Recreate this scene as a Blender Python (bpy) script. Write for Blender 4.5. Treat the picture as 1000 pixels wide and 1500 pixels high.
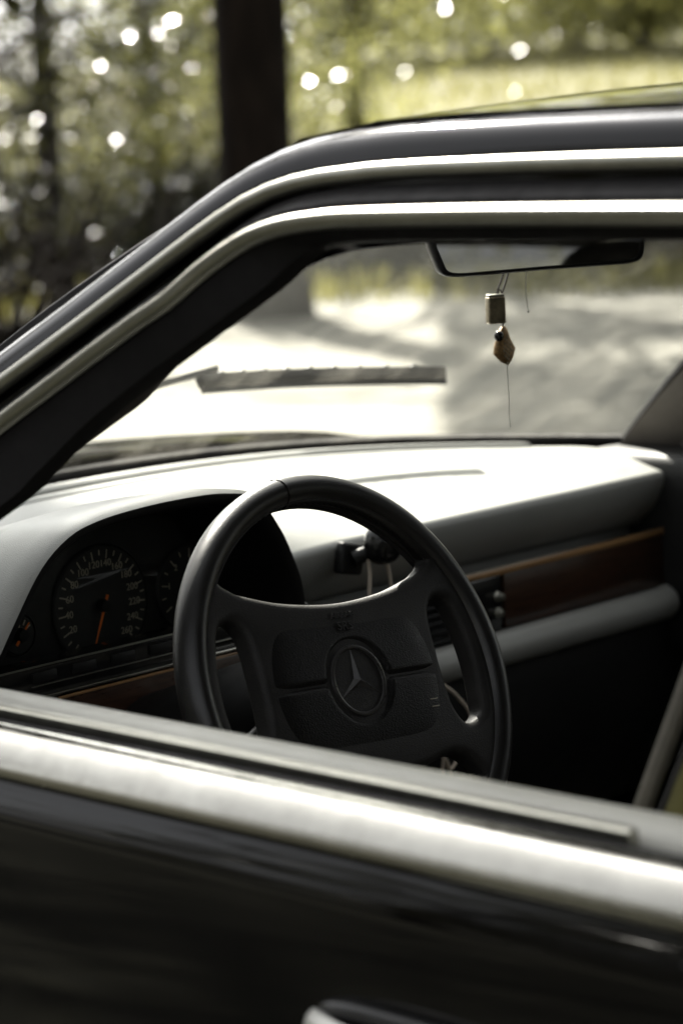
import bpy, bmesh, math, random
import numpy as np
from mathutils import Vector, Matrix
random.seed(7)
RNG = np.random.default_rng(11)
for o in list(bpy.data.objects): bpy.data.objects.remove(o)
scene = bpy.context.scene
COL = scene.collection
rad = math.radians

# ------------------------------------------------------------------ camera
CAM_POS = Vector((-1.928, -1.503, 1.331))
def camera_setup():
    th, p, r = rad(46), rad(8.6), rad(2.8)
    d = Vector((math.sin(th)*math.cos(p), math.cos(th)*math.cos(p), -math.sin(p)))
    right = Vector((math.cos(th), -math.sin(th), 0)); up = right.cross(d)
    R = right*math.cos(r) - up*math.sin(r); U = up*math.cos(r) + right*math.sin(r)
    cd = bpy.data.cameras.new('camera'); co = bpy.data.objects.new('camera', cd); COL.objects.link(co)
    m = Matrix((R, U, -d)).transposed().to_4x4(); m.translation = CAM_POS; co.matrix_world = m
    cd.sensor_fit = 'VERTICAL'; cd.sensor_height = 36; cd.sensor_width = 24; cd.lens = 85
    cd.clip_start = .05; cd.clip_end = 2000
    cd.dof.use_dof = True; cd.dof.focus_distance = 2.27; cd.dof.aperture_fstop = 4.9; cd.dof.aperture_blades = 0
    scene.camera = co
camera_setup()

# ------------------------------------------------------------------ light
SUN_AZ, SUN_EL = 30.0, 40.0          # degrees, azimuth from the car's nose (+Y) towards its right (+X)
SUN = Vector((math.sin(rad(SUN_AZ))*math.cos(rad(SUN_EL)), math.cos(rad(SUN_AZ))*math.cos(rad(SUN_EL)), math.sin(rad(SUN_EL))))
world = bpy.data.worlds.new('World'); scene.world = world; world.use_nodes = True
nt = world.node_tree; nt.nodes.clear()
sky = nt.nodes.new('ShaderNodeTexSky'); sky.sky_type = 'NISHITA'; sky.sun_disc = False
sky.sun_elevation = rad(SUN_EL); sky.sun_rotation = rad(SUN_AZ); sky.air_density = 1.0; sky.dust_density = 3.5; sky.ozone_density = .6
hs = nt.nodes.new('ShaderNodeHueSaturation'); hs.inputs['Saturation'].default_value = .12
bg = nt.nodes.new('ShaderNodeBackground'); bg.inputs['Strength'].default_value = .075
wo = nt.nodes.new('ShaderNodeOutputWorld')
nt.links.new(sky.outputs[0], hs.inputs['Color']); nt.links.new(hs.outputs[0], bg.inputs[0]); nt.links.new(bg.outputs[0], wo.inputs[0])
sl = bpy.data.lights.new('sun', 'SUN'); sl.energy = 5.0; sl.angle = rad(.53); sl.color = (1, .95, .86)
so = bpy.data.objects.new('sun', sl); COL.objects.link(so); so.rotation_euler = SUN.to_track_quat('Z', 'Y').to_euler()
scene.view_settings.view_transform = 'Standard'; scene.view_settings.look = 'None'
scene.view_settings.exposure = 2.08; scene.view_settings.gamma = 1.0
scene.render.engine = 'CYCLES'
scene.cycles.use_denoising = True
scene.cycles.max_bounces = 10; scene.cycles.transparent_max_bounces = 16
scene.cycles.sample_clamp_indirect = 6.0
scene.cycles.caustics_reflective = False; scene.cycles.caustics_refractive = False

# ------------------------------------------------------------------ materials
def nodes_of(name):
    m = bpy.data.materials.new(name); m.use_nodes = True
    n = m.node_tree; b = n.nodes['Principled BSDF']; return m, n, b
def N(n, t, **kw):
    x = n.nodes.new(t)
    for k, v in kw.items():
        if k in x.inputs.keys(): x.inputs[k].default_value = v
        else: setattr(x, k, v)
    return x
def coords(n, kind='Object'):
    return N(n, 'ShaderNodeTexCoord').outputs[kind]
def ramp(n, src, stops):
    r = N(n, 'ShaderNodeValToRGB'); e = r.color_ramp.elements
    while len(e) < len(stops): e.new(.5)
    for el, (p, c) in zip(e, stops):
        el.position = p; el.color = (*c, 1) if len(c) == 3 else c
    n.links.new(src, r.inputs[0]); return r.outputs[0]
def g3(v): return (v, v, v)
def surface(name, col, rough=.5, metal=0., var=.25, scale=6., grain=0., grain_scale=600., rvar=.12, coat=0., spec=.5, col2=None, stretch=(1,1,1)):
    m, n, b = nodes_of(name); c = coords(n)
    mp = N(n, 'ShaderNodeMapping'); mp.inputs['Scale'].default_value = stretch; n.links.new(c, mp.inputs[0]); c = mp.outputs[0]
    t = N(n, 'ShaderNodeTexNoise', Scale=scale, Detail=6., Roughness=.62); n.links.new(c, t.inputs['Vector'])
    lo = tuple(x*(1-var) for x in col); hi = col2 or tuple(min(1, x*(1+var)) for x in col)
    n.links.new(ramp(n, t.outputs[0], [(.3, lo), (.7, hi)]), b.inputs['Base Color'])
    t2 = N(n, 'ShaderNodeTexNoise', Scale=scale*2.7, Detail=8., Roughness=.7); n.links.new(c, t2.inputs['Vector'])
    n.links.new(ramp(n, t2.outputs[0], [(.25, g3(max(0, rough-rvar))), (.75, g3(min(1, rough+rvar)))]), b.inputs['Roughness'])
    b.inputs['Metallic'].default_value = metal; b.inputs['Specular IOR Level'].default_value = spec
    if coat: b.inputs['Coat Weight'].default_value = coat; b.inputs['Coat Roughness'].default_value = .04
    if grain:
        v = N(n, 'ShaderNodeTexVoronoi', Scale=grain_scale); n.links.new(c, v.inputs['Vector'])
        bp = N(n, 'ShaderNodeBump', Strength=grain, Distance=.0006); n.links.new(v.outputs['Distance'], bp.inputs['Height'])
        n.links.new(bp.outputs[0], b.inputs['Normal'])
    return m
M = {}
M['paint'] = surface('black_car_paint', (.0025, .0021, .0023), .07, 0, .2, 4, rvar=.04, spec=.38)
M['chrome'] = surface('aged_chrome', (.45, .44, .395), .2, 1., .14, 22, rvar=.10)
M['chrome_dull'] = surface('satin_trim', (.34, .335, .29), .34, 1., .1, 30, rvar=.08)
M['handle'] = surface('worn_silver_handle', (.68, .67, .62), .42, .15, .1, 30, rvar=.08)
M['rubber'] = surface('black_rubber', (.006, .0052, .0054), .7, 0, .3, 20, spec=.25)
M['vinyl'] = surface('grey_dash_vinyl', (.29, .292, .272), .37, 0, .12, 5, .35, 900, rvar=.07)
M['vinyl_dark'] = surface('dark_vinyl', (.014, .014, .0135), .55, 0, .2, 8, .3, 700, spec=.3)
M['vinyl_sill'] = surface('grey_sill_vinyl', (.52, .51, .45), .5, 0, .12, 7, .3, 800)
M['leather'] = surface('black_leather', (.0075, .007, .0068), .38, 0, .3, 14, .5, 700, rvar=.08, spec=.2)
M['rim_leather'] = surface('worn_rim_leather', (.009, .0085, .008), .35, 0, .3, 14, .22, 800, rvar=.06, spec=.5)
M['spoke'] = surface('soft_black_spoke_skin', (.022, .021, .020), .5, 0, .3, 14, .4, 700, rvar=.08, spec=.2)
M['plastic'] = surface('black_plastic', (.007, .007, .007), .45, 0, .3, 12, .15, 1200, spec=.3)
M['gloss_plastic'] = surface('gloss_black_plastic', (.008, .008, .008), .15, 0, .2, 12, rvar=.06)
M['pillar_trim'] = surface('brown_grey_pillar_trim', (.06, .05, .048), .7, 0, .15, 10)
M['pillar_lining'] = surface('grey_brown_pillar_lining', (.16, .145, .13), .75, 0, .2, 9)
M['headliner'] = surface('grey_headliner', (.20, .195, .18), .9, 0, .1, 40)
M['carpet'] = surface('dark_carpet', (.012, .012, .012), .95, 0, .3, 90)
M['seat'] = surface('charcoal_seat_cloth', (.02, .019, .018), .85, 0, .25, 60, .4, 900)
M['seat_side'] = surface('olive_seat_side', (.115, .105, .03), .8, 0, .35, 26, .4, 900)
M['piping'] = surface('grey_piping', (.13, .12, .10), .7, 0, .15, 60)
M['wood'] = surface('walnut_trim', (.034, .0145, .007), .3, 0, .55, 5, rvar=.05, coat=.5, stretch=(4, 40, 40))
M['wood_pale'] = surface('light_walnut_edge', (.32, .18, .075), .35, 0, .3, 5, rvar=.05, coat=.3, stretch=(4, 40, 40))
M['brass'] = surface('worn_brass_metal', (.30, .26, .19), .38, 1., .35, 150)
M['woven'] = surface('brown_woven_charm', (.34, .21, .09), .5, .3, .6, 300, .9, 420)
M['bead'] = surface('black_bead', (.006, .005, .005), .2, 0, .2, 60)
M['wire'] = surface('dark_wire', (.06, .05, .04), .35, .8, .3, 200)
M['thread'] = surface('pale_thread', (.55, .53, .48), .8, 0, .1, 90)
M['cable'] = surface('beige_cable', (.55, .47, .38), .5, 0, .1, 40)
M['print'] = surface('gauge_print', (.38, .34, .27), .6, 0, .1, 60)
M['needle'] = surface('orange_needle', (.75, .16, .02), .5, 0, .1, 60)
M['gauge'] = surface('black_gauge_face', (.012, .012, .012), .6, 0, .2, 60)
M['emboss'] = surface('raised_pad_lettering', (.03, .029, .028), .32, 0, .1, 60)
M['tyre'] = surface('tyre_rubber', (.015, .015, .015), .8, 0, .3, 30)
M['alloy'] = surface('alloy_wheel', (.5, .5, .5), .35, .9, .1, 20)
M['lamp'] = surface('orange_lamp_lens', (.5, .12, .01), .15, 0, .1, 20)
M['grille'] = surface('grille_dark', (.02, .02, .02), .4, 0, .2, 20)
def mirror_mat():
    m, n, b = nodes_of('mirror_glass'); b.inputs['Metallic'].default_value = 1; b.inputs['Base Color'].default_value = (.8, .8, .8, 1)
    t = N(n, 'ShaderNodeTexNoise', Scale=90., Detail=5.); n.links.new(coords(n), t.inputs['Vector'])
    n.links.new(ramp(n, t.outputs[0], [(.35, g3(.01)), (.75, g3(.05))]), b.inputs['Roughness']); return m
M['mirror'] = mirror_mat()
def glass_mat(name, dusty, f0=.05):
    m = bpy.data.materials.new(name); m.use_nodes = True; n = m.node_tree; n.nodes.clear()
    out = N(n, 'ShaderNodeOutputMaterial'); tr = N(n, 'ShaderNodeBsdfTransparent'); tr.inputs[0].default_value = (.95, .965, .94, 1)
    gl = N(n, 'ShaderNodeBsdfGlossy', Roughness=.01); lw = N(n, 'ShaderNodeLayerWeight', Blend=.5)
    pw = N(n, 'ShaderNodeMath', operation='POWER'); pw.inputs[1].default_value = 5; n.links.new(lw.outputs['Facing'], pw.inputs[0])
    fr = N(n, 'ShaderNodeMath', operation='MULTIPLY_ADD'); fr.inputs[1].default_value = .25; fr.inputs[2].default_value = f0; n.links.new(pw.outputs[0], fr.inputs[0])
    mx = N(n, 'ShaderNodeMixShader'); n.links.new(fr.outputs[0], mx.inputs[0]); n.links.new(tr.outputs[0], mx.inputs[1]); n.links.new(gl.outputs[0], mx.inputs[2])
    last = mx.outputs[0]
    if dusty:
        c = coords(n); sx = N(n, 'ShaderNodeSeparateXYZ'); n.links.new(c, sx.inputs[0])
        # dust film: nearly even, slightly thicker to the right, broken up by streaky noise
        mp = N(n, 'ShaderNodeMapping'); mp.inputs['Scale'].default_value = (1.6, .35, .5); mp.inputs['Rotation'].default_value = (0, 0, .12); n.links.new(c, mp.inputs[0])
        t = N(n, 'ShaderNodeTexNoise', Scale=9., Detail=9., Roughness=.65); n.links.new(mp.outputs[0], t.inputs['Vector'])
        t2 = N(n, 'ShaderNodeTexNoise', Scale=90., Detail=4., Roughness=.6); n.links.new(c, t2.inputs['Vector'])
        edge = N(n, 'ShaderNodeMapRange'); edge.inputs['From Min'].default_value = .50; edge.inputs['From Max'].default_value = .44
        ad = N(n, 'ShaderNodeMath', operation='MULTIPLY_ADD'); ad.inputs[1].default_value = .06; n.links.new(t.outputs[0], ad.inputs[0]); n.links.new(sx.outputs[0], ad.inputs[2])
        n.links.new(ad.outputs[0], edge.inputs['Value'])
        film = N(n, 'ShaderNodeMapRange'); film.inputs['To Min'].default_value = .016; film.inputs['To Max'].default_value = .014; n.links.new(edge.outputs[0], film.inputs['Value'])
        k = N(n, 'ShaderNodeMapRange'); k.inputs['From Min'].default_value = .42; k.inputs['From Max'].default_value = .72; k.inputs['To Min'].default_value = .5; k.inputs['To Max'].default_value = 6.; n.links.new(t.outputs[0], k.inputs['Value'])
        k2 = N(n, 'ShaderNodeMapRange'); k2.inputs['From Min'].default_value = .35; k2.inputs['From Max'].default_value = .7; k2.inputs['To Min'].default_value = .8; k2.inputs['To Max'].default_value = 1.25; n.links.new(t2.outputs[0], k2.inputs['Value'])
        m1 = N(n, 'ShaderNodeMath', operation='MULTIPLY'); n.links.new(film.outputs[0], m1.inputs[0]); n.links.new(k.outputs[0], m1.inputs[1])
        m2 = N(n, 'ShaderNodeMath', operation='MULTIPLY'); n.links.new(m1.outputs[0], m2.inputs[0]); n.links.new(k2.outputs[0], m2.inputs[1])
        df = N(n, 'ShaderNodeBsdfDiffuse'); df.inputs[0].default_value = (.55, .53, .46, 1)
        tl = N(n, 'ShaderNodeBsdfTranslucent'); tl.inputs[0].default_value = (.62, .60, .51, 1)
        dm = N(n, 'ShaderNodeMixShader'); dm.inputs[0].default_value = .65; n.links.new(df.outputs[0], dm.inputs[1]); n.links.new(tl.outputs[0], dm.inputs[2])
        m3 = N(n, 'ShaderNodeMixShader'); n.links.new(m2.outputs[0], m3.inputs[0]); n.links.new(last, m3.inputs[1]); n.links.new(dm.outputs[0], m3.inputs[2]); last = m3.outputs[0]
    n.links.new(last, out.inputs[0]); return m
M['windshield'] = glass_mat('dusty_windshield_glass', True, .025)
M['glass'] = glass_mat('clear_glass', False)
M['clear'] = glass_mat('clear_gauge_cover', False, .012)
def leaf_mat(name, col, trans=.32, rough=.21):
    m = bpy.data.materials.new(name); m.use_nodes = True; n = m.node_tree; b = n.nodes['Principled BSDF']; out = n.nodes['Material Output']
    c = coords(n); t = N(n, 'ShaderNodeTexNoise', Scale=1.1, Detail=5.); n.links.new(c, t.inputs['Vector'])
    col_o = ramp(n, t.outputs[0], [(.3, tuple(x*.6 for x in col)), (.7, tuple(x*1.35 for x in col))]); n.links.new(col_o, b.inputs['Base Color'])
    b.inputs['Roughness'].default_value = rough; b.inputs['Specular IOR Level'].default_value = .9
    tl = N(n, 'ShaderNodeBsdfTranslucent'); mul = N(n, 'ShaderNodeMixRGB', blend_type='MULTIPLY'); mul.inputs[0].default_value = 1; mul.inputs[2].default_value = (1.7, 1.7, .95, 1)
    n.links.new(col_o, mul.inputs[1]); n.links.new(mul.outputs[0], tl.inputs[0])
    mx = N(n, 'ShaderNodeMixShader'); mx.inputs[0].default_value = trans
    n.links.new(b.outputs[0], mx.inputs[1]); n.links.new(tl.outputs[0], mx.inputs[2]); n.links.new(mx.outputs[0], out.inputs[0]); return m
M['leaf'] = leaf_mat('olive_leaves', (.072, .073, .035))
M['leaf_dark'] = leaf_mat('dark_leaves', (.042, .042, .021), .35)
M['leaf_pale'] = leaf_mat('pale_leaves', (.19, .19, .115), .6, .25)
M['bark'] = surface('dark_bark', (.009, .0065, .0048), .9, 0, .6, 9, 1., 30, spec=.1, stretch=(1, 1, .25))
M['grass'] = leaf_mat('dry_grass', (.14, .132, .065), .4, .5)
def ground_mat():
    m, n, b = nodes_of('dirt_and_grass'); c = coords(n); b.inputs['Roughness'].default_value = .9
    t = N(n, 'ShaderNodeTexNoise', Scale=.35, Detail=7., Roughness=.6); n.links.new(c, t.inputs['Vector'])
    t2 = N(n, 'ShaderNodeTexNoise', Scale=9., Detail=8., Roughness=.7); n.links.new(c, t2.inputs['Vector'])
    dirt = ramp(n, t2.outputs[0], [(.3, (.13, .125, .10)), (.7, (.26, .25, .21))])
    grass = ramp(n, t2.outputs[0], [(.3, (.085, .083, .035)), (.7, (.20, .19, .10))])
    s = N(n, 'ShaderNodeSeparateXYZ'); n.links.new(c, s.inputs[0])
    # gravel track ahead, meadow beyond; near side and wood darkened as shade
    dist = N(n, 'ShaderNodeVectorMath', operation='LENGTH'); n.links.new(c, dist.inputs[0])
    shaded_litter = ramp(n, t2.outputs[0], [(.3, (.010, .0105, .005)), (.7, (.034, .033, .015))])  # ground colour darkened to stand for shade by the car and in the wood
    w = N(n, 'ShaderNodeMath', operation='MULTIPLY_ADD'); w.inputs[1].default_value = 9.; n.links.new(t.outputs[0], w.inputs[0]); n.links.new(dist.outputs['Value'], w.inputs[2])
    f = N(n, 'ShaderNodeMapRange'); f.inputs['From Min'].default_value = 22; f.inputs['From Max'].default_value = 28; n.links.new(w.outputs[0], f.inputs['Value'])
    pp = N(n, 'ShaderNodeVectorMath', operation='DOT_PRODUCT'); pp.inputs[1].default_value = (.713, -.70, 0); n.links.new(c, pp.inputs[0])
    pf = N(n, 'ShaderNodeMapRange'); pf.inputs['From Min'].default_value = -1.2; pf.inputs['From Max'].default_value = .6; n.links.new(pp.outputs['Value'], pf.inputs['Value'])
    gm = N(n, 'ShaderNodeMixRGB'); n.links.new(pf.outputs[0], gm.inputs[0]); n.links.new(shaded_litter, gm.inputs[1]); n.links.new(grass, gm.inputs[2]); grass = gm.outputs[0]
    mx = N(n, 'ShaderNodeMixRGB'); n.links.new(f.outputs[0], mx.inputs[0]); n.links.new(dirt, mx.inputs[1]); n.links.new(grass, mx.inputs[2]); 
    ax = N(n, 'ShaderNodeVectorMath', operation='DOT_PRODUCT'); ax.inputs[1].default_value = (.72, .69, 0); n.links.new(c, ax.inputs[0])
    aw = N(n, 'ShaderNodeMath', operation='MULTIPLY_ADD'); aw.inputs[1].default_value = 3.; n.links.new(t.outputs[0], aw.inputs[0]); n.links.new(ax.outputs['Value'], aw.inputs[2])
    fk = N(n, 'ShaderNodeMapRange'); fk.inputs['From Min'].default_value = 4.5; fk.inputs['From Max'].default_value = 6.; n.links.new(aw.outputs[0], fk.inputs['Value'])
    mk = N(n, 'ShaderNodeMixRGB'); n.links.new(fk.outputs[0], mk.inputs[0]); n.links.new(shaded_litter, mk.inputs[1]); n.links.new(mx.outputs[0], mk.inputs[2]); n.links.new(mk.outputs[0], b.inputs['Base Color'])
    bp = N(n, 'ShaderNodeBump', Strength=.6, Distance=.04); n.links.new(t2.outputs[0], bp.inputs['Height']); n.links.new(bp.outputs[0], b.inputs['Normal']); return m
M['ground'] = ground_mat()

# ------------------------------------------------------------------ helpers
def tag(o, label=None, cat=None, group=None, kind=None):
    if label: o['label'] = label
    if cat: o['category'] = cat
    if group: o['group'] = group
    if kind: o['kind'] = kind
    return o
def empty(name, loc=(0, 0, 0)):
    o = bpy.data.objects.new(name, None); COL.objects.link(o); o.location = loc; o.empty_display_size = .1; return o
def mesh(name, v, f, mat, parent=None, smooth=True, sharp=40, loc=None):
    me = bpy.data.meshes.new(name); me.from_pydata([tuple(map(float, p)) for p in v], [], [tuple(map(int, q)) for q in f])
    me.materials.append(M[mat] if isinstance(mat, str) else mat); me.update()
    bm = bmesh.new(); bm.from_mesh(me); bmesh.ops.remove_doubles(bm, verts=bm.verts, dist=1e-6); bmesh.ops.recalc_face_normals(bm, faces=bm.faces); bm.to_mesh(me); bm.free()
    if smooth:
        me.shade_smooth()
        if sharp: me.set_sharp_from_angle(angle=rad(sharp))
    o = bpy.data.objects.new(name, me); COL.objects.link(o)
    if parent: o.parent = parent
    if loc: o.location = loc
    return o
def join(*parts):
    V, F = [], []
    for v, f in parts:
        k = len(V); V += [tuple(p) for p in v]; F += [tuple(i+k for i in q) for q in f]
    return V, F
def grid(rows, close_u=False, close_v=False, cap=False):
    nv, nu = len(rows), len(rows[0]); V = [p for r in rows for p in r]; F = []
    for j in range(nv if close_v else nv-1):
        for i in range(nu if close_u else nu-1):
            a, b = j*nu+i, j*nu+(i+1) % nu; c, d = ((j+1) % nv)*nu+(i+1) % nu, ((j+1) % nv)*nu+i
            F.append((a, b, c, d))
    if cap:
        F.append(tuple(range(nu))[::-1]); F.append(tuple((nv-1)*nu+i for i in range(nu)))
    return V, F
def tube(path, r, n=10, cap=True):
    path = [Vector(p) for p in path]; rows = []; t0 = (path[1]-path[0]).normalized()
    ref = Vector((0, 0, 1)) if abs(t0.z) < .9 else Vector((1, 0, 0)); a = (ref-t0*ref.dot(t0)).normalized()
    for i, p in enumerate(path):
        t = (path[min(i+1, len(path)-1)]-path[max(i-1, 0)]).normalized(); a = (a-t*a.dot(t)).normalized(); b = t.cross(a)
        rr = r[i] if isinstance(r, (list, tuple)) else r
        rows.append([p+(a*math.cos(q)+b*math.sin(q))*rr for q in [2*math.pi*k/n for k in range(n)]])
    return grid(rows, close_u=True, cap=cap)
def box(c, s, bevel=.004, seg=2, rot=None):
    bm = bmesh.new(); bmesh.ops.create_cube(bm, size=1); bmesh.ops.scale(bm, vec=s, verts=bm.verts)
    if bevel: bmesh.ops.bevel(bm, geom=bm.edges[:], offset=bevel, segments=seg, profile=.5, affect='EDGES')
    if rot is not None: bmesh.ops.rotate(bm, cent=(0, 0, 0), matrix=rot, verts=bm.verts)
    bmesh.ops.translate(bm, vec=c, verts=bm.verts)
    bm.verts.index_update(); V = [v.co[:] for v in bm.verts]; F = [[v.index for v in f.verts] for f in bm.faces]; bm.free(); return V, F
def lathe(prof, org, axis, n=32, xdir=None):
    axis = Vector(axis).normalized(); ref = Vector(xdir) if xdir else (Vector((0, 0, 1)) if abs(axis.z) < .9 else Vector((1, 0, 0)))
    a = (ref-axis*ref.dot(axis)).normalized(); b = axis.cross(a); org = Vector(org)
    rows = [[org+axis*h+(a*math.cos(q)+b*math.sin(q))*max(r, 1e-5) for q in [2*math.pi*k/n for k in range(n)]] for r, h in prof]
    return grid(rows, close_u=True)
def superbox(c, half, ex=.35, n=20, m=14, rot=None, fn=None):
    rows = []
    sp = lambda v, e: math.copysign(abs(v)**e, v)
    for j in range(m+1):
        ph = -math.pi/2+math.pi*j/m; row = []
        for i in range(n):
            th = 2*math.pi*i/n
            p = Vector((half[0]*sp(math.cos(ph), ex)*sp(math.cos(th), ex), half[1]*sp(math.cos(ph), ex)*sp(math.sin(th), ex), half[2]*sp(math.sin(ph), ex)))
            if fn: p = Vector(fn(p))
            if rot is not None: p = rot @ p
            row.append(p+Vector(c))
        rows.append(row)
    return grid(rows, close_u=True)
def resample(pts, n):
    """Catmull-Rom through pts, n samples evenly along its length"""
    P = [Vector(p) for p in pts]; P = [P[0]*2-P[1]]+P+[P[-1]*2-P[-2]]; out = []
    for i in range(1, len(P)-2):
        for k in range(16):
            t = k/16; a, b, c, d = P[i-1:i+3]
            out.append(.5*((2*b)+(c-a)*t+(2*a-5*b+4*c-d)*t*t+(3*b-a-3*c+d)*t**3))
    out.append(P[-2]); L = [0]
    for i in range(1, len(out)): L.append(L[-1]+(out[i]-out[i-1]).length)
    res = []; j = 0
    for k in range(n):
        s = L[-1]*k/(n-1)
        while j < len(L)-2 and L[j+1] < s: j += 1
        f = (s-L[j])/max(1e-9, L[j+1]-L[j]); res.append(out[j].lerp(out[j+1], min(1, max(0, f))))
    return res
def mirx(v): return [(-p[0], p[1], p[2]) for p in v]
OUT = Vector((-.908, 0, .418))           # outward normal of the left side glass plane
def sweep_side(path, sec, close=False, cap=False):
    """section given as (outwards, upwards) offsets from a path in the side-glass plane"""
    rows = []
    for i, p in enumerate(path):
        t = (path[min(i+1, len(path)-1)]-path[max(i-1, 0)]).normalized()
        u = t.cross(OUT).normalized()
        if u.z < 0: u = -u
        rows.append([p+OUT*a+u*b for a, b in sec])
    return grid(rows, close_u=close, cap=cap)
def both(name, vf, mat, parL, parR, **kw):
    v, f = vf; mesh(name, v, f, mat, parL, **kw); mesh(name, mirx(v), f, mat, parR, **kw)

# ================================================================== SETTING
def ground_z(x, y):
    dx, dy = x-CAM_POS.x, y-CAM_POS.y; r = np.hypot(dx, dy); az = np.arctan2(dx, dy)
    w = np.exp(-((az-rad(48))/.75)**2)
    return w*(np.clip(r-23, 0, 60)*.088+np.clip(r-83, 0, 400)*.03)+.05*np.sin(x*.4)*np.sin(y*.33)*np.clip((np.hypot(x, y)-9)/8, 0, 1)
def build_ground():
    rs = np.concatenate([np.linspace(0, 12, 13), np.geomspace(13, 900, 60)]); n = 120; rows = []
    for r in rs:
        a = np.linspace(0, 2*math.pi, n, endpoint=False); x = r*np.sin(a); y = r*np.cos(a); rows.append([Vector(p) for p in zip(x, y, ground_z(x, y))])
    v, f = grid(rows, close_u=True); o = mesh('ground', v, f, 'ground', sharp=None); tag(o, kind='structure')
build_ground()

# ================================================================== CAR
car = empty('car'); tag(car, 'old black saloon car with chrome window trim and open driver window', 'car')
WHEEL_C = Vector((-.37, 0, .845)); TILT = rad(21.5)
WU = Vector((1, 0, 0)); WW = Vector((0, math.sin(TILT), math.cos(TILT))); WN = Vector((0, -math.cos(TILT), math.sin(TILT)))

def side_x(z):                            # half width of the lower body at height z
    return float(np.interp(z, [.20, .32, .45, .62, .76, .84, .86, .882, .900], [.800, .833, .852, .861, .859, .8545, .8525, .850, .822]))
def taper(y): return 1-.10*max(0, (y-1.0)/.9)**2-.10*max(0, (-1.7-y)/1.1)**2
def side_panel(y0, y1, zb, zt, ny=14, nz=22, ins=0):
    rows = []
    for j in range(nz+1):
        row = []
        for i in range(ny+1):
            y = y0+(y1-y0)*i/ny; a = zb(y) if callable(zb) else zb; b = zt(y) if callable(zt) else zt
            z = a+(b-a)*j/nz; row.append((-(side_x(z)-ins)*taper(y), y, z))
        rows.append(row)
    v, f = grid(rows); 
    # turned edges give the panel real thickness
    edge = [rows[0][i] for i in range(ny+1)]+[rows[j][ny] for j in range(1, nz+1)]+[rows[nz][i] for i in range(ny-1, -1, -1)]+[rows[j][0] for j in range(nz-1, 0, -1)]
    inn = [(p[0]+.03, p[1], p[2]) for p in edge]; v2, f2 = grid([edge, inn], close_u=True)
    return join((v, f), (v2, f2))
def arch(yc, r=.335, zc=.31):
    def f(y):
        d = r*r-(y-yc)**2; return max(.24, zc+math.sqrt(d)) if d > 0 else .24
    return f
FA, RA = 1.18, -1.62
drv = mesh('driver_door', *side_panel(-.752, .398, .25, .90), 'paint', car)
psg = mesh('passenger_door', mirx(side_panel(-.752, .398, .25, .90)[0]), side_panel(-.752, .398, .25, .90)[1], 'paint', car)
rdl = mesh('rear_door', *side_panel(-1.50, -.758, lambda y: max(.25, arch(RA)(y)), .90), 'paint', car)
rdr = mesh('rear_door', mirx(side_panel(-1.50, -.758, lambda y: max(.25, arch(RA)(y)), .90)[0]), side_panel(-1.50, -.758, .25, .90)[1], 'paint', car)
def ztop_f(y): return .90-.115*max(0, (y-.5)/1.4)**1.6
def ztop_r(y): return .90+.0*y
both('front_fender', side_panel(.404, 1.88, arch(FA), ztop_f, 44), 'paint', car, car)
both('rear_fender', side_panel(-2.72, -1.506, arch(RA), .90, 40), 'paint', car, car)
# hood, cowl, trunk, bumpers
def hood_rows():
    rows = []
    for j in range(25):
        y = .90+(1.90-.90)*j/24; row = []
        for i in range(31):
            u = -1+2*i/30; w = (side_x(.9)-.004)*taper(y); y2 = y-.20*abs(u)**3*(1-j/24)
            z = ztop_f(y)+.003+.058*(1-abs(u)**2.2)*(1-.35*(j/24)**2)+.012*math.exp(-((abs(u)-.55)/.08)**2)-.05*max(0, (j-21)/3)**2
            row.append((u*w, y2, z))
        rows.append(row)
    return rows
hr = hood_rows(); v, f = grid(hr); v2, f2 = grid([hr[0], [Vector(p)+Vector((0, -.004, -.025)) for p in hr[0]], [Vector(p)+Vector((0, .03, -.03)) for p in hr[0]]])
mesh('hood', *join((v, f), (v2, f2)), 'paint', car)
def base_y(s): return .47+.345*(1-abs(s)**3.0)
def base_z(s): return .945-.026*s*s
def top_y(s): return -.135+.15*(1-abs(s)**2.4)
def top_z(s): return 1.318+.04*(1-s*s)
def ws_point(s, t, off=0.):
    b = Vector((.705*s, base_y(s), base_z(s))); tp = Vector((.56*s, top_y(s), top_z(s))); p = b.lerp(tp, t)
    bul = .035*4*t*(1-t); return p+Vector((0, .5, .86))*(bul+off)
rows = [[Vector((.70*s, base_y(s)+.012, base_z(s)-.006)), Vector((.74*s, base_y(s)+.05, base_z(s)-.012)), Vector((.80*s*.98, base_y(s)+.085+.06*abs(s)**3*-1, base_z(s)-.03)), Vector((.80*s, base_y(s)+.12-.1*abs(s)**3, base_z(s)-.06))] for s in np.linspace(-1, 1, 33)]
cowl = mesh('cowl_panel', *grid(rows), 'plastic', car)
rows = [[(u*.80*taper(y), y, .905+.035*(1-abs(u)**2.5)-.02*max(0, (-2.5-y)/.25)) for u in np.linspace(-1, 1, 17)] for y in np.linspace(-2.73, -2.02, 10)]
mesh('trunk_lid', *grid(rows), 'paint', car)
for nm, y0, sg in (('front_bumper', 1.93, 1), ('rear_bumper', -2.76, -1)):
    rows = []
    for u in np.linspace(-1, 1, 25):
        yy = y0-sg*.16*abs(u)**3; x = .84*u*(.97)
        rows.append([(x, yy-sg*.10, .62), (x, yy, .60), (x, yy+sg*.03, .52), (x, yy+sg*.02, .42), (x, yy-sg*.05, .30), (x, yy-sg*.12, .29)])
    mesh(nm, *grid(rows), 'vinyl_dark', car)
mesh('grille', *join(box((0, 1.905, .69), (.40, .06, .17), .015)), 'grille', car)
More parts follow.
